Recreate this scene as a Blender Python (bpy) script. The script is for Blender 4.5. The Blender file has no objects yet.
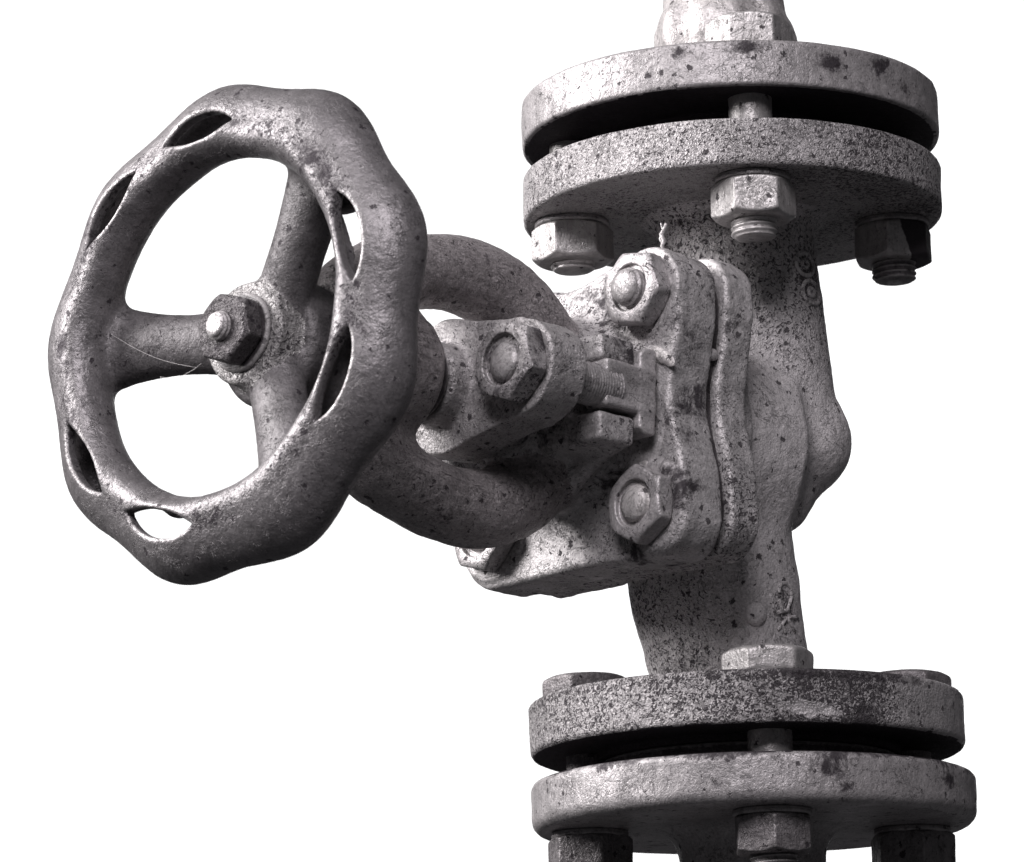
import bpy, math, random
import numpy as np
from mathutils import Matrix, Vector
random.seed(4)
scene = bpy.context.scene
U = 0.0004                       # one modelling unit in metres (a flange is about 0.17 m across)

# ------------------------------------------------------------------ camera
F, D, CX, CZ = 4126.42, 4056.62, -255.56, -860.21
YAW, PITCH, ROLL = math.radians(-0.38), math.radians(12.48), math.radians(-1.10)
fw = Vector((-math.sin(YAW)*math.cos(PITCH), math.cos(YAW)*math.cos(PITCH), math.sin(PITCH)))
rt = fw.cross(Vector((0, 0, 1))).normalized(); up = rt.cross(fw)
rt2 = rt*math.cos(ROLL) + up*math.sin(ROLL); up2 = up*math.cos(ROLL) - rt*math.sin(ROLL)
cam_d = bpy.data.cameras.new('camera'); cam = bpy.data.objects.new('camera', cam_d)
scene.collection.objects.link(cam); scene.camera = cam
m = Matrix((rt2, up2, -fw)).transposed().to_4x4(); m.translation = Vector((CX, -D, CZ))*U
cam.matrix_world = m
cam_d.sensor_width = 36; cam_d.lens = F/1024*36; cam_d.clip_start = 0.05; cam_d.clip_end = 500
cam_d.dof.use_dof = True; cam_d.dof.focus_distance = 3980*U; cam_d.dof.aperture_fstop = 32

# ------------------------------------------------------------------ light: studio cut-out light, one broad key from the left, a white backdrop with its own lamps
w = bpy.data.worlds.new('World'); scene.world = w; w.use_nodes = True
bg = w.node_tree.nodes['Background']; bg.inputs[0].default_value = (0.97, 0.95, 1.0, 1); bg.inputs[1].default_value = 0.055
def soft_light(az, el, dist, size, power, colour):
    """a square softbox aimed at the valve; az is degrees to the left of the camera, el degrees up"""
    a, e = math.radians(az), math.radians(el)
    d = Vector((-math.sin(a)*math.cos(e), -math.cos(a)*math.cos(e), math.sin(e)))
    l = bpy.data.lights.new('softbox', 'AREA'); l.shape = 'RECTANGLE'; l.size = size[0]; l.size_y = size[1]; l.energy = power; l.color = colour
    o = bpy.data.objects.new('softbox', l); scene.collection.objects.link(o)
    o.location = d*dist; o.rotation_euler = d.to_track_quat('Z', 'Y').to_euler()
soft_light(86, 26, 1.5, (0.6, 0.85), 38, (1, 0.972, 0.968))      # key from the left
soft_light(10, 32, 2.0, (0.9, 0.7), 30, (1.0, 0.955, 0.985))      # weaker front fill
for sx in (-1, 1):                # strip lamps outside the frame that light only the backdrop behind the valve
    al = bpy.data.lights.new('backdrop_lamp', 'AREA'); al.shape = 'RECTANGLE'; al.size = 0.8; al.size_y = 3.4; al.energy = 172
    ao = bpy.data.objects.new('backdrop_lamp', al); scene.collection.objects.link(ao)
    ao.location = (sx*3.2, 4.6, 1.9)
    ao.rotation_euler = (Vector((sx*3.2, 4.6, 1.9))-Vector((0, 8.0, 1.9))).to_track_quat('Z', 'Y').to_euler()
scene.view_settings.view_transform = 'Standard'; scene.view_settings.look = 'None'
scene.view_settings.exposure = 0.3; scene.view_settings.gamma = 1
scene.render.engine = 'CYCLES'

# ------------------------------------------------------------------ numpy helpers
def lerp(a, b, t): return a + (b-a)*t
def smin(a, b, k):
    h = np.clip(0.5 + 0.5*(b-a)/k, 0, 1)
    return b + (a-b)*h - k*h*(1-h)
def smax(a, b, k): return -smin(-a, -b, k)
def hsh(i, j, k, s):
    n = (i*73856093) ^ (j*19349663) ^ (k*83492791) ^ (s*2654435)
    n = n & 0xffffffff
    n = (n ^ (n >> 13))*1274126177 & 0xffffffff
    n = (n ^ (n >> 16))*2246822519 & 0xffffffff
    return ((n ^ (n >> 15)) & 0xffff)/65535.0*2-1
def noise(P, size, seed=0, octs=1):
    out = 0; amp = 1.0; tot = 0
    for o in range(octs):
        q = P/size + 37.7*seed
        i = np.floor(q).astype(np.int64); f = q-i; f = f*f*(3-2*f)
        v = 0
        for a in (0, 1):
            for b in (0, 1):
                for c in (0, 1):
                    wgt = (f[:, 0] if a else 1-f[:, 0])*(f[:, 1] if b else 1-f[:, 1])*(f[:, 2] if c else 1-f[:, 2])
                    v = v + wgt*hsh(i[:, 0]+a, i[:, 1]+b, i[:, 2]+c, seed+o)
        out = out + v*amp; tot += amp; amp *= 0.5; size = size/2
    return out/tot
def sdbox(x, y, z, hx, hy, hz, r):
    qx, qy, qz = abs(x)-hx+r, abs(y)-hy+r, abs(z)-hz+r
    return np.sqrt(np.maximum(qx, 0)**2+np.maximum(qy, 0)**2+np.maximum(qz, 0)**2) + np.minimum(np.maximum(qx, np.maximum(qy, qz)), 0) - r
def sdcyl(rad, z, R, z0, z1, r):
    qx, qz = rad-R+r, abs(z-(z0+z1)/2)-(z1-z0)/2+r
    return np.sqrt(np.maximum(qx, 0)**2+np.maximum(qz, 0)**2) + np.minimum(np.maximum(qx, qz), 0) - r
def sdcone(P, a, b, ra, rb):                                   # round cone, approximate
    x, y, z = P; a = np.array(a, float); b = np.array(b, float); d = b-a
    t = np.clip(((x-a[0])*d[0]+(y-a[1])*d[1]+(z-a[2])*d[2])/(d@d), 0, 1)
    return np.sqrt((x-a[0]-d[0]*t)**2+(y-a[1]-d[1]*t)**2+(z-a[2]-d[2]*t)**2) - (ra+(rb-ra)*t)
def chain(P, pts, k=10):
    d = None
    for p, q in zip(pts[:-1], pts[1:]):
        c = sdcone(P, p[:3], q[:3], p[3], q[3])
        d = c if d is None else smin(d, c, k)
    return d

def surface(f, lo, hi, h, lump=0, lsize=14, seed=1, fine=0):
    """surface nets on a signed distance function: vertices, quads, normals"""
    ax = [np.arange(lo[i], hi[i]+h, h, dtype=np.float32) for i in range(3)]
    X, Y, Z = np.meshgrid(*ax, indexing='ij', sparse=True)
    V = f((X, Y, Z)); V = np.broadcast_to(V, (len(ax[0]), len(ax[1]), len(ax[2]))).astype(np.float32)
    S = V < 0
    n = [s-1 for s in S.shape]
    cnt = np.zeros(n, np.int8)
    for a in (0, 1):
        for b in (0, 1):
            for c in (0, 1): cnt += S[a:a+n[0], b:b+n[1], c:c+n[2]]
    act = (cnt > 0) & (cnt < 8)
    I = np.argwhere(act); idx = np.full(n, -1, np.int64); idx[tuple(I.T)] = np.arange(len(I))
    acc = np.zeros((len(I), 3)); num = np.zeros(len(I))
    cor = [(a, b, c) for a in (0, 1) for b in (0, 1) for c in (0, 1)]
    for p in cor:
        for d in range(3):
            if p[d]: continue
            q = list(p); q[d] = 1
            va = V[I[:, 0]+p[0], I[:, 1]+p[1], I[:, 2]+p[2]]; vb = V[I[:, 0]+q[0], I[:, 1]+q[1], I[:, 2]+q[2]]
            mk = (va < 0) != (vb < 0)
            t = np.where(mk, va/np.where(mk, va-vb, 1), 0)
            pos = np.array(p, float)[None].repeat(len(I), 0); pos[:, d] = t
            acc += pos*mk[:, None]; num += mk
    P = (I + acc/num[:, None])*h + np.array(lo)
    quads = []
    for d in range(3):
        e1, e2 = (d+1) % 3, (d+2) % 3
        sl0 = [slice(1, -1)]*3; sl1 = [slice(1, -1)]*3
        sl0[d] = slice(0, -1); sl1[d] = slice(1, None)
        A = S[tuple(sl0)]; B = S[tuple(sl1)]
        for flip, mk in ((False, A & ~B), (True, ~A & B)):
            G = np.argwhere(mk); off = np.ones(3, int); off[d] = 0; G = G+off
            o1 = np.zeros(3, int); o1[e1] = 1; o2 = np.zeros(3, int); o2[e2] = 1
            c = [G-o1-o2, G-o2, G, G-o1]
            q = np.stack([idx[tuple(k.T)] for k in c], 1)
            quads.append(q[:, ::-1] if flip else q)
    Q = np.concatenate(quads)
    def ev(P): return f((P[:, 0], P[:, 1], P[:, 2]))
    def grad(P, e=0.6):
        g = np.stack([ev(P+np.eye(3)[i]*e)-ev(P-np.eye(3)[i]*e) for i in range(3)], 1)
        return g/(np.linalg.norm(g, axis=1)[:, None]+1e-9)
    for _ in range(2):
        g = grad(P); P = P - g*np.clip(ev(P), -h, h)[:, None]*0.8
    g = grad(P)
    if lump:
        P = P + g*(noise(P, lsize, seed, 2)*lump)[:, None]
    if fine:
        P = P + g*(noise(P, 5, seed+9)*fine)[:, None]
    return P, Q

# ------------------------------------------------------------------ objects
WM = {}
def link(o, parent, M):
    scene.collection.objects.link(o); WM[o.name] = M.copy()
    if parent is not None:
        o.parent = parent; o.matrix_local = WM[parent.name].inverted() @ M
    else: o.matrix_world = M
    return o
def tag(o, label=None, cat=None, group=None, kind=None):
    for k, v in (('label', label), ('category', cat), ('group', group), ('kind', kind)):
        if v: o[k] = v
    return o
def empty(name, loc, label, cat, group=None, rz=0):
    o = bpy.data.objects.new(name, None); o.empty_display_size = 0.02
    M = Matrix.Translation(Vector(loc)*U) @ Matrix.Rotation(rz, 4, 'Z')
    return tag(link(o, None, M), label, cat, group)
def mesh_obj(name, P, Q, mat, parent=None, frame=None, base=None, grit=0.0, stain=0.0, shade_grease=0.0, smooth=True, tris=None, label=None):
    """P in modelling units inside `frame` (4x4 in units, default world); base = origin in the same frame"""
    Fm = frame.copy() if frame is not None else Matrix.Identity(4)
    P = np.asarray(P, float)
    b = np.array(base if base is not None else (0, 0, 0), float)
    R = np.array(Fm.to_3x3()); T = np.array(Fm.translation)
    Wp = P@R.T + T
    me = bpy.data.meshes.new(name)
    L = (P-b)*U
    if isinstance(Q, np.ndarray):
        k = Q.shape[1]
        me.vertices.add(len(L)); me.vertices.foreach_set('co', L.astype(np.float32).ravel())
        me.loops.add(Q.size); me.loops.foreach_set('vertex_index', Q.astype(np.int32).ravel())
        me.polygons.add(len(Q)); me.polygons.foreach_set('loop_start', np.arange(0, Q.size, k, dtype=np.int32))
        me.update(calc_edges=True); me.validate()
    else:
        me.from_pydata([tuple(v) for v in L], [], [tuple(q) for q in Q]); me.update()
    for nm, fld in (('grit', grit), ('stain', stain), ('shade_grease', shade_grease)):
        at = me.attributes.new(nm, 'FLOAT', 'POINT')
        val = fld(Wp) if callable(fld) else np.full(len(Wp), fld)
        at.data.foreach_set('value', np.clip(val, 0, 1).astype(np.float32))
    me.polygons.foreach_set('use_smooth', [smooth]*len(me.polygons))
    me.materials.append(mat)
    o = bpy.data.objects.new(name, me)
    M = Fm.copy(); M.translation = (Vector((R@b+T).tolist()))*U
    link(o, parent, M)
    if label: o['label'] = label
    return o
def lathe(profile, seg=256, ripple=None, fn=None):
    """profile: list of (r, z) from bottom axis outwards; closed surface when both ends have r 0"""
    th = np.linspace(0, 2*np.pi, seg, endpoint=False)
    P = []
    for r, z in profile:
        P.append(np.stack([r*np.cos(th), r*np.sin(th), z+0*th], 1))
    P = np.concatenate(P); Q = []
    n = len(profile); i = np.arange(seg); j = (i+1) % seg
    for k in range(n-1): Q.append(np.stack([k*seg+i, k*seg+j, (k+1)*seg+j, (k+1)*seg+i], 1))
    return P, np.concatenate(Q)
def densify(prof, step=3):
    out = [prof[0]]
    for a, b in zip(prof[:-1], prof[1:]):
        n = max(1, int(math.hypot(b[0]-a[0], b[1]-a[1])/step))
        out += [(a[0]+(b[0]-a[0])*t/n, a[1]+(b[1]-a[1])*t/n) for t in range(1, n+1)]
    return out
def roughen(P, amp, size, seed=3, fine=0.0):
    c = P.mean(0); r = P-c; r[:, 2] *= 0.2
    r = r/(np.linalg.norm(r, axis=1)[:, None]+1e-6)
    P = P + r*(noise(P, size, seed, 2)*amp)[:, None]
    if fine: P = P + r*(noise(P, 5, seed+5)*fine)[:, None]
    return P
def tube(pts, r, seg=10, taper=False):
    pts = [Vector(p) for p in pts]; P = []; Q = []
    n = len(pts)
    for i, p in enumerate(pts):
        t = (pts[min(i+1, n-1)]-pts[max(i-1, 0)]).normalized()
        a = t.orthogonal().normalized() if i == 0 else (a - t*a.dot(t)).normalized()
        b = t.cross(a); rr = r if not taper else r*(0.35+0.65*math.sin(math.pi*(i+0.5)/n))
        for s in range(seg):
            an = 2*math.pi*s/seg; P.append(tuple(p+(a*math.cos(an)+b*math.sin(an))*rr))
    for i in range(n-1):
        for s in range(seg): Q.append((i*seg+s, i*seg+(s+1) % seg, (i+1)*seg+(s+1) % seg, (i+1)*seg+s))
    Q.append(tuple(range(seg))[::-1]); Q.append(tuple(range((n-1)*seg, n*seg)))
    return P, Q
def thread(r, z0, z1, pitch=5.0, depth=1.6, seg=64, cap='flat', wob=0):
    rows = int((z1-z0)/0.9); th = np.linspace(0, 2*np.pi, seg, endpoint=False); P = []
    zs = np.linspace(z0, z1, rows)
    for z in zs:
        ph = (z/pitch - th/(2*np.pi)) % 1
        rr = r - depth*(1-np.abs(ph*2-1)*1.0)**1.0
        edge = max(0, (z-(z1-2.5)))*0.8
        P.append(np.stack([(rr-edge)*np.cos(th), (rr-edge)*np.sin(th), z+0*th], 1))
    for fr, dz in (((0.80, 0.6), (0.45, 1.2), (0.12, 1.6), (0.0, 1.6)) if cap == 'flat' else ((0.88, 2.2), (0.6, 4.6), (0.3, 5.8), (0.0, 6.2))):
        P.append(np.stack([r*fr*np.cos(th), r*fr*np.sin(th), z1+dz+0*th], 1))
    k = len(P); P = np.concatenate(P); i = np.arange(seg); j = (i+1) % seg
    Q = np.concatenate([np.stack([a*seg+i, a*seg+j, (a+1)*seg+j, (a+1)*seg+i], 1) for a in range(k-1)])
    if wob: P = P + np.stack([noise(P, 8, 3), noise(P, 8, 4), 0*P[:, 0]], 1)*wob
    return P, Q
def hexnut(flats, z0, z1, chamfer=5, both=True, rnd=1.1, h=1.15, seed=1, lump=0.5, ring=0):
    """worn hexagon with turned corners"""
    R = flats/2
    def f(P):
        x, y, z = P
        d = None
        for k in range(6):
            a = math.radians(60*k); q = x*math.cos(a)+y*math.sin(a)-R
            d = q if d is None else smax(d, q, rnd)
        rad = np.sqrt(x*x+y*y)
        d = smax(d, z-z1, rnd); d = smax(d, z0-z, rnd)
        d = smax(d, (rad-(R*0.93))*0.5+(z-z1)*0.87, rnd)
        if both: d = smax(d, (rad-(R*0.93))*0.5-(z-z0)*0.87, rnd)
        if ring: d = smax(d, -np.maximum(rad-ring, z1-ring*0.22-z), 1.2)
        return d
    L = R*1.2+3
    return surface(f, (-L, -L, z0-3), (L, L, z1+3), h, lump=lump, lsize=16, seed=seed)

# ------------------------------------------------------------------ materials
def cast_metal(name, light=(0.45, 0.432, 0.436), dark=(0.022, 0.017, 0.022), grit_size=4.5, pit=0.5, bump=1.0,
               blotch=0.5, metallic=0.42, rough=0.46, pale=0.0, wrinkle=0.0, fine=1.0, wearing=0.4, cracks=0.35):
    mt = bpy.data.materials.new(name); mt.use_nodes = True; nt = mt.node_tree; N = nt.nodes; Lk = nt.links
    bs = N['Principled BSDF']
    def nd(t, **kw):
        n = N.new(t)
        for k, v in kw.items(): setattr(n, k, v)
        return n
    def ln(a, b): Lk.new(a, b)
    def math_(op, a, b=None, c=None, clamp=False):
        n = nd('ShaderNodeMath', operation=op, use_clamp=clamp)
        for i, s in enumerate((a, b, c)):
            if s is None: continue
            if isinstance(s, (int, float)): n.inputs[i].default_value = s
            else: ln(s, n.inputs[i])
        return n.outputs[0]
    tc = nd('ShaderNodeTexCoord'); oi = nd('ShaderNodeObjectInfo')
    vm = nd('ShaderNodeVectorMath', operation='MULTIPLY_ADD'); ln(tc.outputs['Object'], vm.inputs[0]); vm.inputs[1].default_value = (1/U,)*3
    rv = nd('ShaderNodeCombineXYZ')
    for i, mul in enumerate((931, 557, 1213)): ln(math_('MULTIPLY', oi.outputs['Random'], float(mul)), rv.inputs[i])
    ln(rv.outputs[0], vm.inputs[2]); co = vm.outputs[0]
    def nz(size, det=2, rough_=0.5, dist=0.0, src=None):
        n = nd('ShaderNodeTexNoise'); n.inputs['Scale'].default_value = 1/size; n.inputs['Detail'].default_value = det
        n.inputs['Roughness'].default_value = rough_; n.inputs['Distortion'].default_value = dist
        ln(src or co, n.inputs['Vector']); return n.outputs['Fac']
    def ramp(v, a, b, lo=0.0, hi=1.0):
        n = nd('ShaderNodeMapRange', interpolation_type='SMOOTHSTEP'); ln(v, n.inputs['Value'])
        for k, s in (('From Min', a), ('From Max', b), ('To Min', lo), ('To Max', hi)):
            if isinstance(s, (int, float)): n.inputs[k].default_value = s
            else: ln(s, n.inputs[k])
        return n.outputs['Result']
    ga = nd('ShaderNodeAttribute', attribute_name='grit').outputs['Fac']
    sa = nd('ShaderNodeAttribute', attribute_name='stain').outputs['Fac']
    ra = nd('ShaderNodeAttribute', attribute_name='shade_grease').outputs['Fac']  # painted gap shade on the flange joint faces, grease on one nut
    big = nz(75, 5, 0.62, 0.4); mid = nz(22, 5, 0.65, 0.3)
    gr = nz(grit_size, 2.5, 0.6, 1.1)
    # vermicular grime between the grains of the casting
    t0 = math_('SUBTRACT', 0.72, math_('MULTIPLY', ga, 0.235))
    t0 = math_('SUBTRACT', t0, math_('MULTIPLY', math_('SUBTRACT', big, 0.5), 0.22))
    t0 = math_('SUBTRACT', t0, math_('MULTIPLY', sa, 0.13))
    gm = ramp(gr, math_('SUBTRACT', t0, 0.03), math_('ADD', t0, 0.08))
    # pits
    pt = nz(9, 3, 0.55, 0.6); t1 = math_('SUBTRACT', 0.80-0.12*pit, math_('MULTIPLY', math_('SUBTRACT', mid, 0.5), 0.30))
    t1 = math_('SUBTRACT', t1, math_('MULTIPLY', sa, 0.05))
    pm = ramp(pt, t1, math_('ADD', t1, 0.04))
    vo = nd('ShaderNodeTexVoronoi'); vo.inputs['Scale'].default_value = 1/13; ln(co, vo.inputs['Vector'])
    sep = nd('ShaderNodeSeparateColor'); ln(vo.outputs['Color'], sep.inputs[0])
    rad = math_('MULTIPLY', ramp(sep.outputs[0], 0.55-0.25*pit, 1.0), 0.22)
    dist = math_('ADD', vo.outputs['Distance'], math_('MULTIPLY', math_('SUBTRACT', nz(4, 3, 0.7, 0.5), 0.5), 0.9))
    spot = ramp(math_('SUBTRACT', dist, rad), 0.05, -0.03)
    pm = math_('MAXIMUM', pm, spot)
    # big stains where the paint has gone
    st = ramp(math_('ADD', math_('ADD', nz(30, 7, 0.72, 0.5), math_('MULTIPLY', math_('SUBTRACT', nz(5, 3, 0.7), 0.5), 0.22)), math_('MULTIPLY', sa, 0.32)), 0.72-0.10*blotch, 0.90-0.10*blotch)
    dk = math_('MAXIMUM', math_('MAXIMUM', math_('MULTIPLY', gm, 0.88), math_('MULTIPLY', pm, 0.85)), math_('MULTIPLY', st, 0.92), clamp=True)
    hgt_extra = None
    if wrinkle:
        mp = nd('ShaderNodeVectorMath', operation='MULTIPLY'); ln(co, mp.inputs[0]); mp.inputs[1].default_value = (1, 1.0, 0.22)
        wr = nz(7, 4, 0.65, 1.6, mp.outputs[0]); wm = ramp(math_('ABSOLUTE', math_('SUBTRACT', wr, 0.5)), 0.022, 0.0)
        wm = math_('MULTIPLY', wm, ramp(mid, 0.42, 0.6)); dk = math_('MAXIMUM', dk, math_('MULTIPLY', wm, 0.75*wrinkle)); hgt_extra = wm
    # hairline cracks and scuffs in the paint
    ck = nz(26, 6, 0.62, 1.2); ckm = math_('MULTIPLY', ramp(math_('ABSOLUTE', math_('SUBTRACT', ck, 0.5)), 0.011, 0.002), ramp(nz(45, 3, 0.6), 0.46, 0.60))
    ck2 = nz(11, 5, 0.7, 0.8); ckm2 = math_('MULTIPLY', ramp(math_('ABSOLUTE', math_('SUBTRACT', ck2, 0.5)), 0.016, 0.002), ramp(nz(33, 3, 0.6, 0.3), 0.52, 0.66))
    ckm = math_('MAXIMUM', ckm, ckm2)
    dk = math_('MAXIMUM', dk, math_('MULTIPLY', ckm, min(1.0, cracks*1.3)))
    # peppering of tiny pits
    pep = ramp(nz(3.1, 2, 0.6, 0.4), 0.655, 0.70); pep = math_('MULTIPLY', pep, ramp(nz(28, 4, 0.65, 0.4), 0.44, 0.62))
    dk = math_('MAXIMUM', dk, math_('MULTIPLY', pep, 0.85))
    # paint tone
    tone = math_('ADD', math_('MULTIPLY', math_('SUBTRACT', big, 0.5), 0.9*blotch), math_('MULTIPLY', math_('SUBTRACT', mid, 0.5), 0.95*blotch))
    tone = math_('ADD', tone, math_('MULTIPLY', math_('SUBTRACT', nz(2.4, 3, 0.7), 0.5), 1.3*fine))
    sm = nd('ShaderNodeVectorMath', operation='MULTIPLY'); ln(co, sm.inputs[0]); sm.inputs[1].default_value = (1, 1, 0.16)
    tone = math_('ADD', tone, math_('MULTIPLY', math_('SUBTRACT', nz(8, 4, 0.65, 0.6, sm.outputs[0]), 0.5), 0.9*blotch))      # run-off streaks
    tone = math_('ADD', tone, 1.0)
    if pale: tone = math_('ADD', tone, math_('MULTIPLY', ramp(nz(38, 5, 0.6, 0.5), 0.60, 0.66), pale))
    lc = nd('ShaderNodeVectorMath', operation='SCALE'); lc.inputs[0].default_value = light; ln(math_('MAXIMUM', tone, 0.15), lc.inputs['Scale'])
    geo = nd('ShaderNodeNewGeometry')
    wear = math_('MULTIPLY', ramp(math_('ADD', geo.outputs['Pointiness'], math_('MULTIPLY', math_('SUBTRACT', nz(5, 3, 0.7), 0.5), 0.05)), 0.515, 0.56), wearing)
    wc = nd('ShaderNodeMix', data_type='RGBA'); ln(wear, wc.inputs['Factor']); ln(lc.outputs[0], wc.inputs['A']); wc.inputs['B'].default_value = (0.58, 0.56, 0.56, 1)
    dk = math_('MULTIPLY', dk, math_('SUBTRACT', 1.0, math_('MULTIPLY', wear, 0.7)))
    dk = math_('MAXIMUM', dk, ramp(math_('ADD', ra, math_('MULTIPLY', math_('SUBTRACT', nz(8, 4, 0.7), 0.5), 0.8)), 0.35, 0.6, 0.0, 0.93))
    mx = nd('ShaderNodeMix', data_type='RGBA'); ln(dk, mx.inputs['Factor']); ln(wc.outputs['Result'], mx.inputs['A']); mx.inputs['B'].default_value = (*dark, 1)
    ln(mx.outputs['Result'], bs.inputs['Base Color'])
    bs.inputs['Metallic'].default_value = metallic
    ln(math_('ADD', math_('MULTIPLY', dk, 0.25), math_('ADD', math_('MULTIPLY', mid, 0.2), rough-0.1)), bs.inputs['Roughness'])
    bs.inputs['Specular IOR Level'].default_value = 0.28
    # relief
    h = math_('MULTIPLY', gr, math_('MULTIPLY_ADD', ga, 2.4, 0.5))
    h = math_('ADD', h, math_('MULTIPLY', pm, -1.1)); h = math_('ADD', h, math_('MULTIPLY', math_('MAXIMUM', ckm, pep), -0.8)); h = math_('ADD', h, math_('MULTIPLY', st, -0.6))
    h = math_('ADD', h, math_('MULTIPLY', nz(1.8, 2, 0.6), 0.55*fine)); h = math_('ADD', h, math_('MULTIPLY', mid, 3.0)); h = math_('ADD', h, math_('MULTIPLY', nz(7, 3, 0.6), 1.1))
    if hgt_extra is not None: h = math_('ADD', h, math_('MULTIPLY', hgt_extra, -1.2*wrinkle))
    bp = nd('ShaderNodeBump'); bp.inputs['Strength'].default_value = 1.0; bp.inputs['Distance'].default_value = U*bump
    ln(h, bp.inputs['Height']); ln(bp.outputs[0], bs.inputs['Normal'])
    return mt
M_BODY = cast_metal('painted_casting', light=(0.50, 0.478, 0.485), pit=0.75, blotch=0.45, grit_size=4.0, metallic=0.2, rough=0.55)
M_FLG1 = cast_metal('flange_paint_smooth', cracks=0.5, light=(0.315, 0.300, 0.305), pit=0.35, blotch=0.8, pale=0.25, grit_size=3.4, bump=0.6)
M_FLG2 = cast_metal('flange_paint_gritty', light=(0.37, 0.354, 0.359), grit_size=3.6, pit=0.1, blotch=0.5, bump=1.35)
M_BON = cast_metal('bonnet_paint', wearing=0.2, rough=0.52, cracks=0.6, light=(0.42, 0.403, 0.408), pit=0.6, blotch=0.8, pale=0.35, bump=0.8)
M_YOKE = cast_metal('yoke_paint', cracks=0.5, light=(0.31, 0.287, 0.292), pit=0.35, blotch=1.0, wrinkle=0.7, fine=1.2, bump=0.9)
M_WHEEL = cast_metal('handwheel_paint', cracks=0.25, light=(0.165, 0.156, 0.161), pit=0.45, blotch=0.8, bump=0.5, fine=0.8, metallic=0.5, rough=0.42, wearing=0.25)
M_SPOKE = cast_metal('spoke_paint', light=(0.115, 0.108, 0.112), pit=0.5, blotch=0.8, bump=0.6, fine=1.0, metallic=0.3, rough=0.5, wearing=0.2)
M_GLAND = cast_metal('gland_paint', cracks=0.5, light=(0.38, 0.363, 0.368), grit_size=3.2, pit=0.5, blotch=0.7)
M_HUB = cast_metal('hub_grime', light=(0.28, 0.27, 0.27), grit_size=4, pit=0.5, blotch=0.8, bump=1.0)
M_NUT = cast_metal('galvanised_nut', cracks=0.3, light=(0.37, 0.356, 0.355), pit=0.3, blotch=0.9, metallic=0.5, rough=0.42, bump=0.45, fine=0.5)
M_NUTD = cast_metal('rusty_nut', light=(0.165, 0.154, 0.159), pit=0.5, blotch=1.0, bump=0.9)
M_NUTB = cast_metal('painted_nut', wearing=0.3, cracks=0.6, light=(0.37, 0.353, 0.358), pit=0.4, blotch=1.1, bump=0.7)
M_STUD = cast_metal('stud_steel', light=(0.46, 0.44, 0.435), pit=0.2, blotch=0.9, metallic=0.35, rough=0.52, bump=0.8)
M_HUBNUT = cast_metal('corroded_hub_nut', light=(0.085, 0.078, 0.082), pit=0.7, blotch=1.0, bump=1.3, wearing=0.6)
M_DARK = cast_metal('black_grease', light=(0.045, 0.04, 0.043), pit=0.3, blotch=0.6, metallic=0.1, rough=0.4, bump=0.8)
M_WELD = cast_metal('weld_paint', cracks=0.3, light=(0.42, 0.40, 0.40), pit=0.1, blotch=0.7, bump=0.7)

# ------------------------------------------------------------------ white backdrop, a curved sheet standing behind the valve
wp = bpy.data.materials.new('white_paper'); wp.use_nodes = True
wb = wp.node_tree.nodes['Principled BSDF']; wb.inputs['Base Color'].default_value = (0.9, 0.9, 0.9, 1); wb.inputs['Roughness'].default_value = 0.95; wb.inputs['Specular IOR Level'].default_value = 0
P = []; Q = []
for i in range(41):
    x = (i/40-0.5)*12500; y = 20000-0.000005*x*x
    for z in (200, 3000, 6000, 9300): P.append((x, y, z))
for i in range(40):
    for k in range(3): Q.append((i*4+k, i*4+k+1, i*4+k+5, i*4+k+4))
g = mesh_obj('background', P, Q, wp, base=(0, 20000, 200)); tag(g, kind='structure')

# ------------------------------------------------------------------ frames
AZ, TL = math.radians(47.48), math.radians(2.94)
Nn = Vector((-math.sin(AZ)*math.cos(TL), -math.cos(AZ)*math.cos(TL), math.sin(TL)))
Ee = Vector((math.cos(AZ), -math.sin(AZ), 0)); Vv = Nn.cross(Ee).normalized()
ST = Matrix((Ee, Vv, Nn)).transposed().to_4x4(); ST.translation = Vector((0, 0, 1.55))
def st_at(e, v, s, rot=0, flip=False):
    M = ST @ Matrix.Translation((e, v, s)) @ Matrix.Rotation(math.radians(rot), 4, 'Z')
    if flip: M = M @ Matrix.Rotation(math.pi, 4, 'X')
    return M
Z1T, Z1B, Z2T, Z2B, Z3T, Z3B, Z4T, Z4B = 378.2, 331.5, 298.5, 251.4, -242.2, -295.1, -321.0, -369.7

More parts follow.
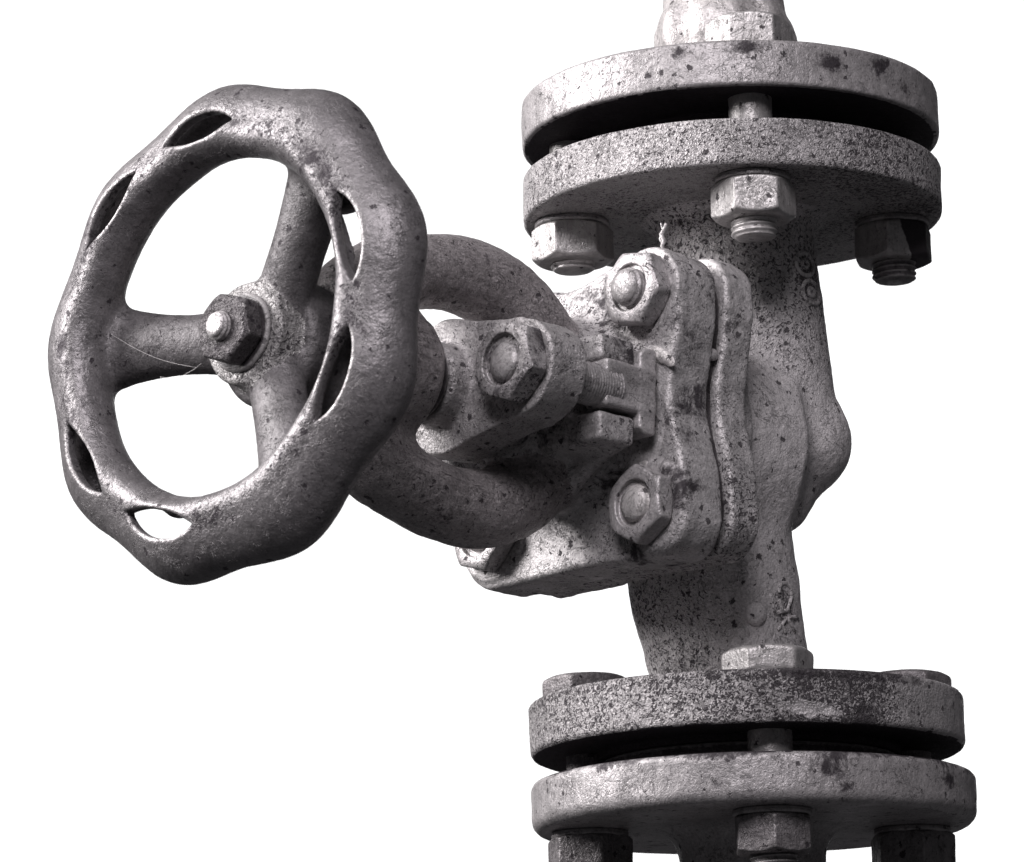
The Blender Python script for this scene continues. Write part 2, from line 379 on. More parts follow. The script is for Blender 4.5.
# ------------------------------------------------------------------ the valve
valve = empty('globe_valve', (0, 0, Z3B), 'weathered grey cast valve with square bolted bonnet and looped yoke between the pipes', 'valve')
nx, ny = Nn.x, Nn.y
def f_body(P):
    x, y, z = P
    d = sdcone((x, y, z), (0, 0, 262), (17, 14, 40), 79, 84)
    d = np.maximum(d, z-(Z2B+4))
    el = (np.sqrt(((x+30)/99)**2+((y+30)/92)**2+((z-6)/98)**2)-1)*92
    d = smin(d, el, 13)
    low = sdcone((x, y, z), (-48, -42, -20), (-30, -24, -140), 88, 83); low = smin(low, sdcone((x, y, z), (-30, -24, -140), (-8, -6, -262), 83, 76), 6)
    low = np.maximum(low, (Z3T-4)-z)
    d = smin(d, low, 22)
    # branch towards the bonnet
    ex = x*Ee.x+y*Ee.y; vz = x*Vv.x+y*Vv.y+(z-1.55)*Vv.z; s = x*Nn.x+y*Nn.y+(z-1.55)*Nn.z
    br = sdcyl(np.sqrt(ex**2+vz**2), s, 104, 10, 160, 8)
    d = smin(d, br, 22)
    # round boss on the far right
    bs_ = (np.sqrt(((x-72)/41)**2+((y-8)/52)**2+((z-22)/50)**2)-1)*43
    bs_ = smin(bs_, sdcone((x, y, z), (70, 6, 24), (36, 4, -38), 38, 34), 10)
    d = smin(d, bs_, 9)
    # fillets into the flanges
    rr = np.sqrt(x*x+y*y)
    d = smin(d, sdcyl(rr, z, 196, Z2B+1.5, Z2T-6, 2), 26)
    d = smin(d, sdcyl(rr, z, 196, Z3B+6, Z3T-1.5, 2), 20)
    # shallow hollow beside the bonnet flange
    return d
def g_body(W):
    x, y, z = W.T
    g = np.clip((z-20)/90, 0, 1)*0.6
    lo = np.clip((-z-70)/50, 0, 1)*np.clip(((-x+20)+ (y*0.2))/60, 0, 1)
    sh = np.clip((z-60)/60, 0, 1)*0.0
    return np.maximum(g, lo*0.66) + 0.12 + (y < 0)*(0.6*np.exp(-((x-34)/14)**2-((z+162)/26)**2)+0.4*np.exp(-((x-72)/10)**2-((z-181)/28)**2))
def s_body(W):
    x, y, z = W.T
    return 0.3*np.exp(-((z-205)/45)**2)*np.clip((-x)/60+0.3, 0, 1) + 0.5*np.exp(-((z+225)/35)**2)*np.clip(-x/60+0.2, 0, 1) + (y < 0)*(0.9*np.exp(-((x-34)/14)**2-((z+162)/26)**2)+0.8*np.exp(-((x-72)/10)**2-((z-181)/28)**2))
P, Q = surface(f_body, (-215, -215, Z3B), (215, 215, Z2T), 2.6, lump=1.1, lsize=22, seed=2, fine=0.25)
body = mesh_obj('valve_body', P, Q, M_BODY, valve, base=(0, 0, Z3B), grit=g_body, stain=s_body)

def flange(name, zb, zt, R, mat, parent, base, ct, cb, grit, stain, amp=1.0, seed=1, rf_top=None, rf_bot=None, bore=8, dx=0.0):
    pr = []
    if rf_bot: pr += [(bore, zb-rf_bot[1]), (rf_bot[0]-1, zb-rf_bot[1]), (rf_bot[0], zb-rf_bot[1]+1), (rf_bot[0], zb+0.2)]
    else: pr += [(bore, zb)]
    pr += [(R-cb*2.2, zb)] + [(R-cb+cb*math.sin(a)*1.0-0*cb, zb+cb*(1-math.cos(a))) for a in np.linspace(0.0, math.pi/2, 6)][1:]
    pr += [(R-ct+ct*math.cos(a), zt-ct+ct*math.sin(a)) for a in np.linspace(0.0, math.pi/2, 6)] + [(R-ct*2.2, zt)]
    if rf_top: pr += [(rf_top[0], zt-0.2), (rf_top[0], zt+rf_top[1]-1), (rf_top[0]-1, zt+rf_top[1]), (bore, zt+rf_top[1])]
    else: pr += [(bore, zt)]
    pr = densify(pr, 3.5)
    P, Q = lathe(pr, 420)
    rim = np.hypot(P[:, 0], P[:, 1]) > R*0.9
    P2 = roughen(P, amp, 26, seed, 0.35); P[rim] = P2[rim]
    P[:, 0] += dx
    def shade_grease(W):                                             # joint faces painted near-black to deepen the shade in the flange gaps
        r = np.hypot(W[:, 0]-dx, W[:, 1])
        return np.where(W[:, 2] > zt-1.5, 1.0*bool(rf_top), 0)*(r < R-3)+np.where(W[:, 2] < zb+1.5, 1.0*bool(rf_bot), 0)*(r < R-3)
    return mesh_obj(name, P, Q, mat, parent, base=base, grit=grit, stain=stain, shade_grease=shade_grease)
def s_f2(W): return 0.45*np.exp(-((W[:, 0]-120)/45)**2)*(W[:, 2] > 275)
def g_f2(W): return 0.70+0.25*noise(W, 60, 14)+0.1*np.clip(W[:, 0]/200, -1, 1)
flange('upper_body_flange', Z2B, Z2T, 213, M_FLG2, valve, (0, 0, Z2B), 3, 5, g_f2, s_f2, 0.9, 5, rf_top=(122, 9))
def g_f3(W): return patch3(W)*0.86 - 0.70*patch3(W)*np.clip((W[:, 0]-105)/50, 0, 1)
def patch3(W): return 1-np.clip(1.6-1.6*(((W[:, 0]-46)/34)**2+((W[:, 2]+282+0.1*(W[:, 0]-46))/8)**2)+0.9*noise(W, 9, 3), 0, 1)
def s_f3(W): return patch3(W)*np.clip((W[:, 0]+60)/120, 0, 1)*np.clip((175-W[:, 0])/60, 0, 1)*(0.75+0.45*noise(W, 30, 7)) + 0.35*(W[:, 2] > Z3T-9)
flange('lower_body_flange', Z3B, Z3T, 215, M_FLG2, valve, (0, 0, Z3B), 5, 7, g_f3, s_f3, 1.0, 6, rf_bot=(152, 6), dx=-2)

# bolted bonnet joint
def plate2d(e, v, half, r, waist):
    e = e+0.045*v
    q = abs(e)-half+r; t = abs(v+2)-(half-3)+r
    d = np.sqrt(np.maximum(q, 0)**2+np.maximum(t, 0)**2)+np.minimum(np.maximum(q, t), 0)-r
    return d + waist*np.exp(-(np.minimum(abs(e), abs(v))/56)**2)*np.where(v < -abs(e), 0.15, 1)
def f_rear(P):
    e, v, s = P
    d = smax(plate2d(e, v-6, 153, 39, 15), abs(s-152)-19.5, 6)
    return smin(d, sdcyl(np.sqrt(e*e+v*v), s, 116, 100, 160, 4), 16)
P, Q = surface(f_rear, (-168, -168, 96), (168, 168, 176), 2.2, lump=1.6, lsize=18, seed=11, fine=0.3)
mesh_obj('bonnet_flange', P, Q, M_BON, valve, ST, (0, 0, 145), grit=lambda W: 0.45+0.3*np.clip(-W[:, 2]/100, -1, 1), stain=lambda W: 0.5*np.exp(-((W[:, 2]-90)/35)**2)+0.35*np.exp(-((W[:, 2]+70)/40)**2))
P, Q = surface(lambda P: smax(plate2d(P[0], P[1], 143, 40, 16), abs(P[2]-177.5)-8, 2), (-156, -156, 166), (156, 156, 189), 2.5)
mesh_obj('bonnet_gasket', P, Q, M_DARK, valve, ST, (0, 0, 186))
BR = [(105, 106), (112, -106), (-107, -101), (-105, 106)]
def f_bonnet(P):
    e, v, s = P
    d = smax(plate2d(e, v, 154, 39, 18), abs(s-209)-26, 7)
    rr = np.sqrt(e*e+v*v)
    dome = np.maximum(rr-(96-(s-235)*0.62), abs(s-255)-45)*0.85
    d = smin(d, dome, 26)
    d = smin(d, sdcyl(rr, s, 56, 235, 348, 5), 10)
    for a, b in BR[:4]: d = smin(d, sdcyl(np.sqrt((e-a)**2+(v-b)**2), s, 44, 225, 238, 2), 4)
    # slotted lugs that hold the hammer-head bolts
    for sg in (1, -1):
        x = e*sg
        for v0, h in ((36, 13), (-40, 14)):
            d = smin(d, sdbox(x-80, v-v0, s-287, 40, h, 23, 5), 7)
        d = smin(d, sdbox(x-60, v, s-270, 20, 46, 40, 8), 9)
        d = smin(d, sdcone((x, v, s), (96, -44, 272), (25, -78, 262), 12, 9), 10)
    return d
ARM = [(20, 260, 33), (48, 271, 35), (76, 288, 36), (97, 315, 36), (110, 350, 36), (113, 395, 35), (104, 440, 34), (88, 485, 36), (58, 520, 40)]
def smooth_path(pts, n=3):
    A = np.array(pts, float); out = []
    for i in range(len(A)-1):
        p0, p1, p2, p3 = A[max(i-1, 0)], A[i], A[i+1], A[min(i+2, len(A)-1)]
        for t in np.linspace(0, 1, n, endpoint=False):
            out.append(0.5*((2*p1)+(-p0+p2)*t+(2*p0-5*p1+4*p2-p3)*t*t+(-p0+3*p1-3*p2+p3)*t**3))
    return out+[A[-1]]
ARM = smooth_path(ARM)
def f_arm(sg):
    pts = [(0, sg*v, s, r) for v, s, r in ARM]
    return lambda P: chain((P[0]*0.92, P[1], P[2]), pts, 4)
def f_yoke(P):
    e, v, s = P
    d = smin(f_arm(1)(P), f_arm(-1)(P), 20)
    boss = sdcyl(np.sqrt(e*e+v*v), s, 60, 442, 566, 18)
    return smin(d, boss, 26)
def f_cast(P): return smin(f_bonnet(P), f_yoke(P), 20)
P, Q = surface(f_cast, (-166, -166, 179), (166, 166, 572), 2.3, lump=1.3, lsize=20, seed=12, fine=0.3)
def vert_normals(P, Q):
    fn = np.cross(P[Q[:, 2]]-P[Q[:, 0]], P[Q[:, 3]]-P[Q[:, 1]]); VN = np.zeros_like(P)
    for k in range(4): np.add.at(VN, Q[:, k], fn)
    return VN/(np.linalg.norm(VN, axis=1)[:, None]+1e-9)
VN = vert_normals(P, Q)
cen = P[Q].mean(1); ct = (cen[:, 0], cen[:, 1], cen[:, 2])
ym = (f_yoke(ct) < f_bonnet(ct)) & (cen[:, 2] > 240)
def cut(name, mk, mat, parent, **kw):
    u_, inv = np.unique(Q[mk], return_inverse=True)
    o = mesh_obj(name, P[u_], inv.reshape(-1, 4), mat, parent, ST, (0, 0, 196), **kw)
    o.data.normals_split_custom_set_from_vertices([tuple(v) for v in VN[u_]]); return o
bonnet = cut('bonnet', ~ym, M_BON, valve, grit=lambda W: 0.22+0*W[:, 0], stain=lambda W: 0.36+0.5*noise(W, 40, 3))
cut('yoke', ym, M_YOKE, bonnet, grit=lambda W: 0.3+0*W[:, 0], stain=lambda W: 0.1+0.3*noise(W, 40, 8))

# gland follower (two-lobed), its bolts, threaded stem
def f_gland(P):
    e, v, s = P; x = abs(e)
    c = np.sqrt(e*e+v*v)-64; l = np.sqrt((x-104)**2+v*v)-46
    seg = abs(v)-(64+(46-64)*np.clip(x/104, 0, 1)); seg = np.maximum(seg, x-104)
    d2 = smin(smin(c, l, 8), seg*0.97, 8)
    d = smax(d2, abs(s-377)-23, 3)
    return smin(d, sdcyl(np.sqrt(e*e+v*v), s, 40, 395, 424, 6), 6)
P, Q = surface(f_gland, (-165, -70, 346), (165, 70, 428), 2.0, lump=1.2, lsize=18, seed=31, fine=0.3)
gland = mesh_obj('gland_follower', P, Q, M_GLAND, valve, ST, (0, 0, 351), grit=lambda W: 0.4+0*W[:, 0], stain=0.1)
P, Q = thread(27, 345, 600, 8, 3.0, 72); stem = mesh_obj('stem', P, Q, M_DARK, valve, ST, (0, 0, 345))
P, Q = lathe(densify([(20, 424), (34, 424), (38, 428), (38, 436), (34, 440), (36, 444), (34, 448), (20, 448)], 2), 72)
mesh_obj('stem_seal', P, Q, M_DARK, valve, ST, (0, 0, 424))
nutG = hexnut(71, 0, 26, seed=6, ring=25)
for sg in (1, -1):
    P, Q = thread(20.5, 44, 178, 3.4, 1.0, 64, 'round', wob=0.5)
    fr = st_at(110*sg, -1, 244)
    P = np.array(P); P[:, 2] = np.clip(P[:, 2], 44, 400)
    hb = mesh_obj('hammer_head_bolt', P, Q, M_NUTB, gland, fr)
    def f_t(P):
        x, y, z = P
        d = sdbox(x, y, z-11, 15, 42, 11, 3)
        d = smax(d, (abs(y)*0.8+abs(z-3)*0.6-40), 2)
        return smin(d, sdbox(x, y, z-33, 15, 23, 33, 4), 3)
    P, Q = surface(f_t, (-20, -48, -4), (20, 48, 72), 1.6, lump=0.8, lsize=14, seed=33)
    mesh_obj('bolt_head', P, Q, M_NUTB, hb, st_at(111*sg, 1, 242), stain=0.1, grit=0.15)
    P, Q = nutG
    mesh_obj('gland_nut', P, Q, M_NUTB, gland, st_at(108*sg, 1, 400, 12), grit=0.45, stain=0.35)
# bonnet nuts
for k, (a, b) in enumerate(BR):
    P, Q = hexnut(68, 0, 22 if k else 24, seed=40+k, lump=0.7, rnd=2.0, ring=23)
    nt_ = mesh_obj('bonnet_nut', P, Q, M_NUTB, bonnet, st_at(a, b, 237, (20, 3, 15, 0)[k]), grit=0.15, stain=(0.2, 0.1, 0.0, 0.1)[k])
    P, Q = thread(19, 0, 28 if k == 0 else 19, 5, 1.0, 48, 'round')
    mesh_obj('stud_end', P, Q, M_STUD if k else M_NUTB, nt_, st_at(a, b, 237), grit=0.1)

def daub(name, e, v, s_, a, b, hgt, mat, rot=0, seed=1):
    P, Q = surface(lambda P: (np.sqrt((P[0]/a)**2+(P[1]/b)**2+(P[2]/hgt)**2)-1)*hgt, (-a-2, -b-2, -hgt-1), (a+2, b+2, hgt+1), 0.9, lump=0.8, lsize=7, seed=seed)
    return mesh_obj(name, P, Q, mat, bonnet, st_at(e, v, s_, rot))
daub('paint_drip', 101, -67, 236, 11, 7, 2.5, M_WELD, 10, 3)
daub('paint_drip', 128, 38, 236, 20, 7, 2.5, M_WELD, -35, 4)
daub('paint_drip', 136, 50, 178, 4, 6, 8, M_BON, 0, 5)
P, Q = tube([(117, 146, 224), (116, 152, 227), (118, 157, 226), (117, 163, 229), (121, 169, 228), (124, 172, 230)], 2.6, 7, True)
mesh_obj('paint_flake', P, Q, M_WELD, bonnet, ST)
P, Q = tube([(117, 150, 226), (113, 160, 227), (116, 168, 226), (115, 175, 228)], 1.3, 7, True)
mesh_obj('paint_flake', P, Q, M_WELD, bonnet, ST)

# cast marks on the neck
from mathutils.bvhtree import BVHTree
_bp = np.array([v.co[:] for v in body.data.vertices])/U + np.array((0, 0, Z3B))
_bvh = BVHTree.FromPolygons([tuple(v) for v in _bp], [tuple(p.vertices) for p in body.data.polygons])
def on_neck(px, z, cx, cy, r):                                # a point on the visible side of the neck
    h = _bvh.ray_cast(Vector((px, -400, z)), Vector((0, 1, 0)))[0]
    return h+Vector((0, 0.9, 0)) if h else Vector((px, cy-math.sqrt(max(1, r*r-(px-cx)**2)), z))
def mark(strokes, r=2.6):
    for pts in strokes:
        P, Q = tube(pts, r, 8); mesh_obj('raised_mark', P, Q, M_BODY, body, grit=0.5, stain=0.35)
def arc(cx_, cz_, ra, a0, a1, n=18, neck=(0, 0, 84)):
    return [on_neck(cx_+ra*0.8*math.cos(math.radians(lerp(a0, a1, i/n))), cz_+ra*math.sin(math.radians(lerp(a0, a1, i/n))), *neck) for i in range(n+1)]
def seg(a, b, neck, n=6): return [on_neck(lerp(a[0], b[0], i/n), lerp(a[1], b[1], i/n), *neck) for i in range(n+1)]
nk = (2, 0, 85)
mark([arc(68, 194, 12, 0, 360, neck=nk), arc(68, 194, 4, 0, 360, neck=nk)])
mark([arc(74, 166, 12, 0, 360, neck=(3, 0, 87)), arc(74, 166, 4, 0, 360, neck=(3, 0, 87))])
n2 = (-24, -18, 84); n3 = (-16, -12, 82)
mark([arc(35, -145, 8, -20, 200, neck=n2), seg((42, -148), (36, -165), n2), seg((19, -150), (24, -168), n2), seg((24, -168), (38, -163), n2), seg((28, -154), (31, -165), n2)], 2.4)
mark([seg((26, -184), (36, -171), n3), seg((36, -171), (44, -183), n3), seg((38, -170), (46, -168), n3), seg((30, -178), (34, -186), n3)], 2.4)
P, Q = surface(lambda P: (np.sqrt((P[0]/12)**2+(P[1]/12)**2+(P[2]/5)**2)-1)*5, (-14, -14, -7), (14, 14, 7), 1.2)
pp = on_neck(4, -170, -22, -18, 84)
mesh_obj('casting_pad', P, Q, M_BODY, body, Matrix.Translation(pp) @ Matrix.Rotation(math.radians(90), 4, 'X') @ Matrix.Rotation(0.3, 4, 'Y'), grit=0.0)

# ------------------------------------------------------------------ handwheel
TW = math.radians(-5.5)
WF = ST @ Matrix.Translation((0, 3, 662)) @ Matrix.Rotation(-TW, 4, 'Y')
wheel = bpy.data.objects.new('handwheel', None); wheel.empty_display_size = 0.02
Mw = WF.copy(); Mw.translation = WF.translation*U; link(wheel, None, Mw)
tag(wheel, 'dark grey handwheel with scalloped slotted rim and three spokes', 'handwheel')
PH = math.radians(-5)
SPK = [math.radians(a)+PH for a in (180, 60, -60)]
SLT = [math.radians(a)+PH for a in (20, 100, 140, 220, 260, 340)]
def f_rim(P):
    x, y, z = P
    R = np.sqrt(x*x+y*y); th = np.arctan2(y, x)
    lob = np.cos(9*(th-PH-math.radians(20)))
    Rc = 193+2.8*lob
    a = 36+4.0*lob; b = 35
    u1 = (R-Rc)*0.85-z*0.53; u2 = (R-Rc)*0.53+z*0.85
    d = (((abs(u1)/(38.5+3.0*lob))**2.1+(abs(u2)/(28+1.5*lob))**2.1)**(1/2.1)-1)*30
    cav = (((abs(u1+2)/(27+3*lob))**2.1+(abs(u2+1.5)/(16.5+lob))**2.1)**(1/2.1)-1)*20
    cav = smin(cav, np.maximum(abs(R-Rc-2)-15, z), 4)
    dt0 = (th-SLT[0]+math.pi) % (2*math.pi)-math.pi
    cav = smin(cav, np.maximum(np.maximum(abs(R-Rc+14)-20, z-3), abs(dt0)*190-50), 4)
    # raised lip around the front
    ridge = sdcyl2(R-Rc+16, z-21, 11.5)
    d = smin(d, ridge, 9)
    d = smax(d, -cav, 3.0)
    for s in SLT:
        dt = (th-s+math.pi) % (2*math.pi)-math.pi
        arcl = dt*190
        hw = 12.5*(1-np.minimum(abs(arcl/45), 1.3)**2.3)
        sl_ = (abs(R-186)-hw)*0.9
        sl_ = np.where(abs(arcl) > 60, 30, sl_)
        d = smax(d, -sl_, 4.5)
    return d
def sdcyl2(a, b, r): return np.sqrt(a*a+b*b)-r
def f_spoke(a):
    c, s = math.cos(a), math.sin(a)
    def f(P):
        x, y, z = P
        u = x*c+y*s; v = -x*s+y*c
        wd = 28+10*np.clip(abs(u-85)/75, 0, 1)**2
        zc = -50+26*np.clip((u-30)/120, 0, 1)
        d = (np.sqrt((v/wd)**2+((z-zc)/23)**2)-1)*23
        return np.maximum(d, np.maximum(-u, u-188))
    return f
SP = [f_spoke(a) for a in SPK]
def f_hub(P):
    x, y, z = P; rr = np.sqrt(x*x+y*y)
    return smin(sdcyl(rr, z, 62, -98, -50, 10), sdcyl(rr, z, 48, -70, -21, 5), 5)
def f_wheel(P):
    d = smin(SP[0](P), smin(SP[1](P), SP[2](P), 8), 8)
    d = smin(d, f_hub(P), 9)
    rim = f_rim(P)
    x, y, z = P
    return smin(d, rim, 15)
P, Q = surface(f_wheel, (-248, -248, -100), (248, 248, 46), 2.0, lump=0.6, lsize=34, seed=51, fine=0.15)
# split the casting into rim, three spokes and hub
cen = P[Q].mean(1); Rq = np.hypot(cen[:, 0], cen[:, 1]); tq = np.arctan2(cen[:, 1], cen[:, 0])
def sub(mask):
    q = Q[mask]; u_, inv = np.unique(q, return_inverse=True); return u_, inv.reshape(q.shape)
# consistent normals over the cuts
e1 = P[Q[:, 2]]-P[Q[:, 0]]; e2 = P[Q[:, 3]]-P[Q[:, 1]]; fn = np.cross(e1, e2)
VN = np.zeros_like(P)
for k in range(4): np.add.at(VN, Q[:, k], fn)
VN /= np.linalg.norm(VN, axis=1)[:, None]+1e-9
rim_m = Rq > 154; hub_m = Rq < 52
WI = np.array(WF.inverted())
def w_loc(W): return W@WI[:3, :3].T+WI[:3, 3]
def ridge_near(W):
    L = w_loc(W); return np.exp(-((np.hypot(L[:, 0], L[:, 1])-184)/13)**2)*np.clip((L[:, 2]-8)/14, 0, 1)
def g_wh(W): return 0.12+0.6*ridge_near(W)*np.clip(0.6+noise(W, 40, 12), 0, 1)
def s_wh(W): return 0.1+0.5*noise(W, 70, 4)+0.25*ridge_near(W)
sets = [('rim', rim_m, M_WHEEL), ('hub', hub_m, M_HUB)]
rest = ~rim_m & ~hub_m
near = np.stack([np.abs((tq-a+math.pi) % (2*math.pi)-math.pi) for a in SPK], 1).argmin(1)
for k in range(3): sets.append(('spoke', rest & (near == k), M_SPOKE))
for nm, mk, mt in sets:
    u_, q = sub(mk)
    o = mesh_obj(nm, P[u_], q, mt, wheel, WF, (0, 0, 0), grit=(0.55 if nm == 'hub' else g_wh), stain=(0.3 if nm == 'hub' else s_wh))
    o.data.normals_split_custom_set_from_vertices([tuple(v) for v in VN[u_]])
P, Q = lathe(densify([(18, -22), (35, -22), (37, -20), (37, -18), (35, -16), (18, -16)], 2), 90)
mesh_obj('washer', roughen(P, 0.8, 10, 4), Q, M_DARK, wheel, WF)
P, Q = hexnut(60, 0, 24, seed=61, lump=0.9, rnd=2.5)
hn = mesh_obj('hub_nut', P, Q, M_HUBNUT, wheel, WF @ Matrix.Translation((0, 0, -17)) @ Matrix.Rotation(math.radians(12), 4, 'Z'), grit=0.5, stain=0.1)
P, Q = thread(14, 0, 31, 4.2, 1.3, 48)
mesh_obj('stem_end', P, Q, M_GLAND, wheel, WF @ Matrix.Translation((0, 0, -17)))

# ------------------------------------------------------------------ upper pipe with its flange
upipe = empty('upper_pipe', (0, 0, Z1B), 'pale weathered pipe stub with lumpy weld and thick round flange, topmost in the picture', 'pipe flange')
def f_up(P):
    x, y, z = P; x = x-(z-378)*(-0.02)+1; rr = np.sqrt(x*x+y*y); th = np.arctan2(y, x)
    pr = sdcyl(rr, z, 61, Z1T-4, 700, 2)
    wl = np.sqrt((rr-59)**2*0.9+((z-444)*0.5)**2)-(13+1.8*np.sin(th*7+1)+1.2*np.sin(th*12))
    d = smin(pr, wl, 10)
    lowp = sdcone((x, y, z), (0, 0, 372), (0, 0, 432), 70, 62)
    return np.maximum(smin(d, np.maximum(lowp, z-470), 8), z-640)
P, Q = surface(f_up, (-95, -95, Z1T-6), (95, 95, 644), 2.4, lump=2.6, lsize=24, seed=71)
mesh_obj('pipe', P, Q, M_WELD, upipe, base=(0, 0, Z1T), grit=0.05)
def spots(W, L):
    return sum(k*np.exp(-(((W[:, 0]-a)/r)**2+((W[:, 2]-z)/(r*0.8))**2)*(W[:, 1] < 40)) * (W[:, 1] < 40) for a, z, r, k in L)
def s_f1(W): return 0.1+0.2*noise(W, 45, 6)+spots(W, ((-62, 366, 11, 0.9), (5, 370, 14, 0.9), (88, 358, 12, 1), (140, 365, 14, 0.8), (-130, 350, 8, 0.6), (165, 350, 12, 0.6)))
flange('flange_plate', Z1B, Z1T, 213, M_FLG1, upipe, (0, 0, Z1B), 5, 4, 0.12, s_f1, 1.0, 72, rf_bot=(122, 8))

# ------------------------------------------------------------------ lower pipe with its flange
lpipe = empty('lower_pipe', (0, 0, Z4B-300), 'grey painted pipe with cracked round flange at the bottom edge of the picture', 'pipe flange')
def f_lp(P):
    x, y, z = P; rr = np.sqrt(x*x+y*y)
    d = sdcyl(rr, z, 72, Z4B-310, Z4T-10, 3)
    return smin(d, sdcyl(rr, z, 200, Z4B+1.5, Z4T-8, 2), 34)
P, Q = surface(f_lp, (-205, -205, Z4B-314), (205, 205, Z4T-4), 3.0, lump=1.6, lsize=24, seed=81)
mesh_obj('pipe', P, Q, M_FLG1, lpipe, base=(0, 0, Z4B), grit=0.1)
def s_f4(W): return 0.1+0.25*noise(W, 40, 9)+0.6*np.clip((W[:, 2]-Z4T+11)/8, 0, 1)+spots(W, ((62, -338, 14, 1), (78, -356, 9, 0.8), (112, -340, 9, 0.7), (185, -340, 16, 0.6), (-40, -350, 8, 0.5)))
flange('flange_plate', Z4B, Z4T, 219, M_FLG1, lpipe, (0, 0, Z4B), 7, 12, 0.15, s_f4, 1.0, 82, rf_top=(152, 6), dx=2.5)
# gasket ring in the lower joint
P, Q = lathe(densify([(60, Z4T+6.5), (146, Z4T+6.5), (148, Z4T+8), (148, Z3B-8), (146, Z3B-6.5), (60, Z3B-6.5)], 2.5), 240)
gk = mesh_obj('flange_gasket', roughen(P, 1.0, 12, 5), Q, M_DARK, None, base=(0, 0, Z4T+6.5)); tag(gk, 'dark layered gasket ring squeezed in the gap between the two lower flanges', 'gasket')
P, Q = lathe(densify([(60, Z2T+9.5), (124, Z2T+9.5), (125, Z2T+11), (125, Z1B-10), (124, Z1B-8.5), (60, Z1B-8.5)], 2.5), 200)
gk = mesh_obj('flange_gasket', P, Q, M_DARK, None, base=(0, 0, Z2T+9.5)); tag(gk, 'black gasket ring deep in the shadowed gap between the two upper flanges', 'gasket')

# ------------------------------------------------------------------ flange bolts (each one a thing of its own)
headU = hexnut(75, 0, 33, seed=91, both=False, lump=0.6)
headS = hexnut(72, 0, 13, seed=95, both=False, lump=0.6)
nutU = hexnut(73, -44, -5, seed=92, lump=0.5)
headL = hexnut(78, 0, 26, seed=93, both=False, lump=0.8, rnd=3)
nutL = hexnut(75, -58, -4, seed=94, lump=1.0)
nutF = hexnut(69, -43, -5, seed=96, lump=1.0)
def flange_bolt(x, y, z_nut, z_head, rot, head, nut, mhead, mnut, mshank, tail, label, group, sh=21.5, tgrit=0.1, greasy=False):
    b = empty('flange_bolt', (x, y, z_nut), label, 'bolt', group)
    fr = Matrix.Translation((x, y, z_head+0.4)) @ Matrix.Rotation(math.radians(rot[0]), 4, 'Z')
    mesh_obj('bolt_head', head[0], head[1], mhead, b, fr, grit=0.2)
    fr = Matrix.Translation((x, y, z_nut-0.4)) @ Matrix.Rotation(math.radians(rot[1]), 4, 'Z')
    mesh_obj('nut', nut[0], nut[1], mnut, b, fr, grit=0.1, shade_grease=(lambda W: np.clip((W[:, 0]-x-6+0.3*(W[:, 2]-z_nut+25))/5, 0, 1)*0.8) if greasy else 0.0)
    P, Q = lathe(densify([(sh, -6), (37, -6), (38, -5), (38, -1), (37, 0), (sh, 0)], 2), 72)
    mesh_obj('washer', P, Q, M_NUTD, b, Matrix.Translation((x, y, z_nut-0.3)))
    P, Q = lathe(densify([(0.1, 0), (sh, 0), (sh, z_head-z_nut+4), (0.1, z_head-z_nut+4)], 3), 48)
    mesh_obj('shank', P, Q, mshank, b, Matrix.Translation((x, y, z_nut)), grit=0.1)
    P, Q = thread(23, 0, tail, 5.5, 2.4, 56)
    mesh_obj('thread_end', P, Q, M_NUTD if greasy or tail > 75 else mshank, b, Matrix.Translation((x, y, z_nut)) @ Matrix.Rotation(math.pi, 4, 'X'), grit=tgrit)
    return b
BCU, BCL = 164, 160
pu, pl = math.radians(3.7), math.radians(3.6)
GU, GL = 'bolts of the upper flange joint', 'bolts of the lower flange joint'
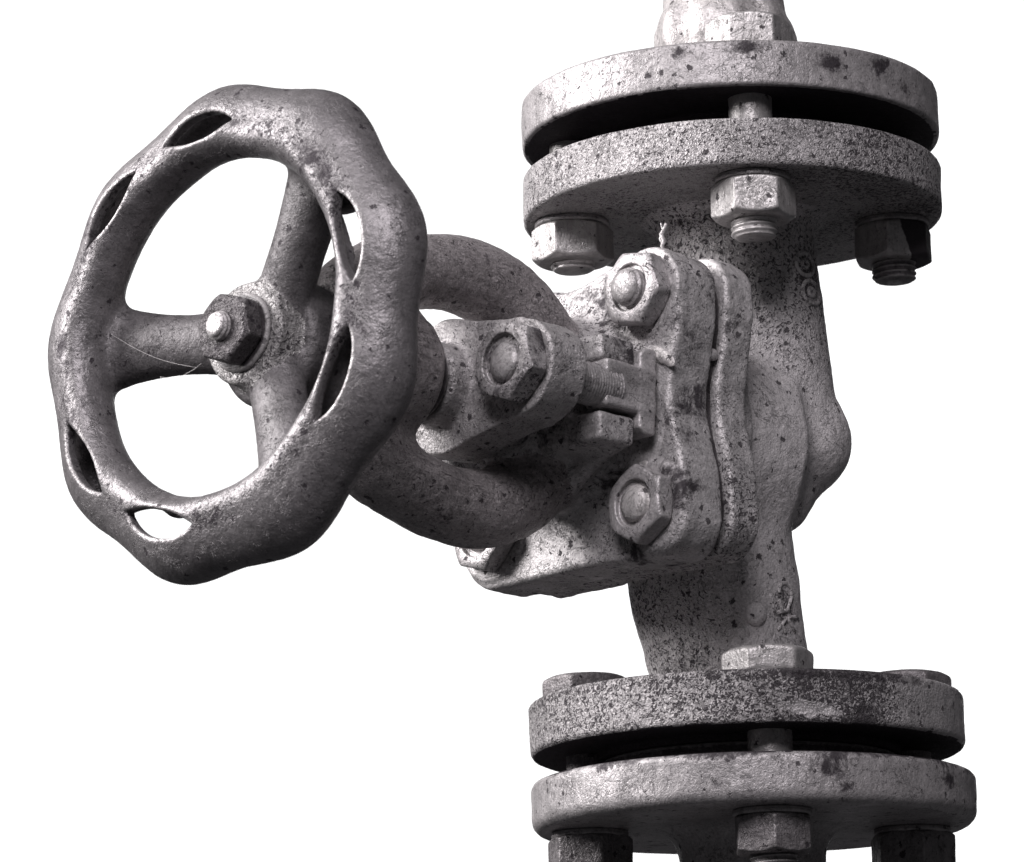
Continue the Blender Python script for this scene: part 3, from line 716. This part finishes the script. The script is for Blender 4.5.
up_l = ['bright galvanised bolt at front centre of the upper flanges', 'right bolt of the upper flanges, its nut half black with grease', 'bolt at the back of the upper flanges behind the valve neck', 'left bolt of the upper flanges, its nut just above the bonnet corner']
lo_l = ['front centre bolt of the lower flanges, pale head against the valve neck', 'dark rusty bolt at the right of the lower flanges', 'bolt at the back of the lower flanges behind the valve neck', 'dark rusty bolt at the left of the lower flanges']
for k in range(4):
    a = pu + k*math.pi/2
    x, y = BCU*math.sin(a), -BCU*math.cos(a)
    flange_bolt(x, y, Z2B, Z1T, ((32, 31), (8, 47), (0, 0), (8, 34))[k], headU if k == 0 else headS, nutU, M_NUT, M_NUT if k != 1 else M_NUT, M_NUT, (61, 62, 62, 51)[k], up_l[k], GU, greasy=(k == 1))
    a = pl + k*math.pi/2
    x, y = BCL*math.sin(a), -BCL*math.cos(a)
    flange_bolt(x, y, Z4B, Z3T, ((33, -1), (20, 8), (0, 0), (38, 14))[k], headL, nutL if k else nutF, M_NUT if k == 0 else M_NUTD, M_NUTD, M_NUT if k == 0 else M_NUTD, 84, lo_l[k], GL)

# ------------------------------------------------------------------ cobweb strands on the handwheel
cob = bpy.data.materials.new('cobweb_silk'); cob.use_nodes = True
cob.node_tree.nodes['Principled BSDF'].inputs['Base Color'].default_value = (0.5, 0.48, 0.48, 1)
PP, QQ = [], []
for a, b in (((-150, 20, 4), (-60, -22, -22)), ((-100, -26, -14), (-52, -20, -20)), ((-172, -60, 10), (-128, -96, 6)), ((-90, 168, 20), (-185, 60, 22)), ((-60, 190, 22), (-100, 168, 22))):
    a, b = Vector(a), Vector(b)
    pts = [a.lerp(b, t/10)+Vector((0, -6*math.sin(math.pi*t/10), random.uniform(-0.4, 0.4))) for t in range(11)]
    p, q = tube(pts, 0.2, 5); o_ = len(PP); PP += p; QQ += [tuple(i+o_ for i in f) for f in q]
cw = mesh_obj('cobweb', PP, QQ, cob, None, WF); tag(cw, 'thin pale cobweb strands stretched across the left of the handwheel', 'cobweb')
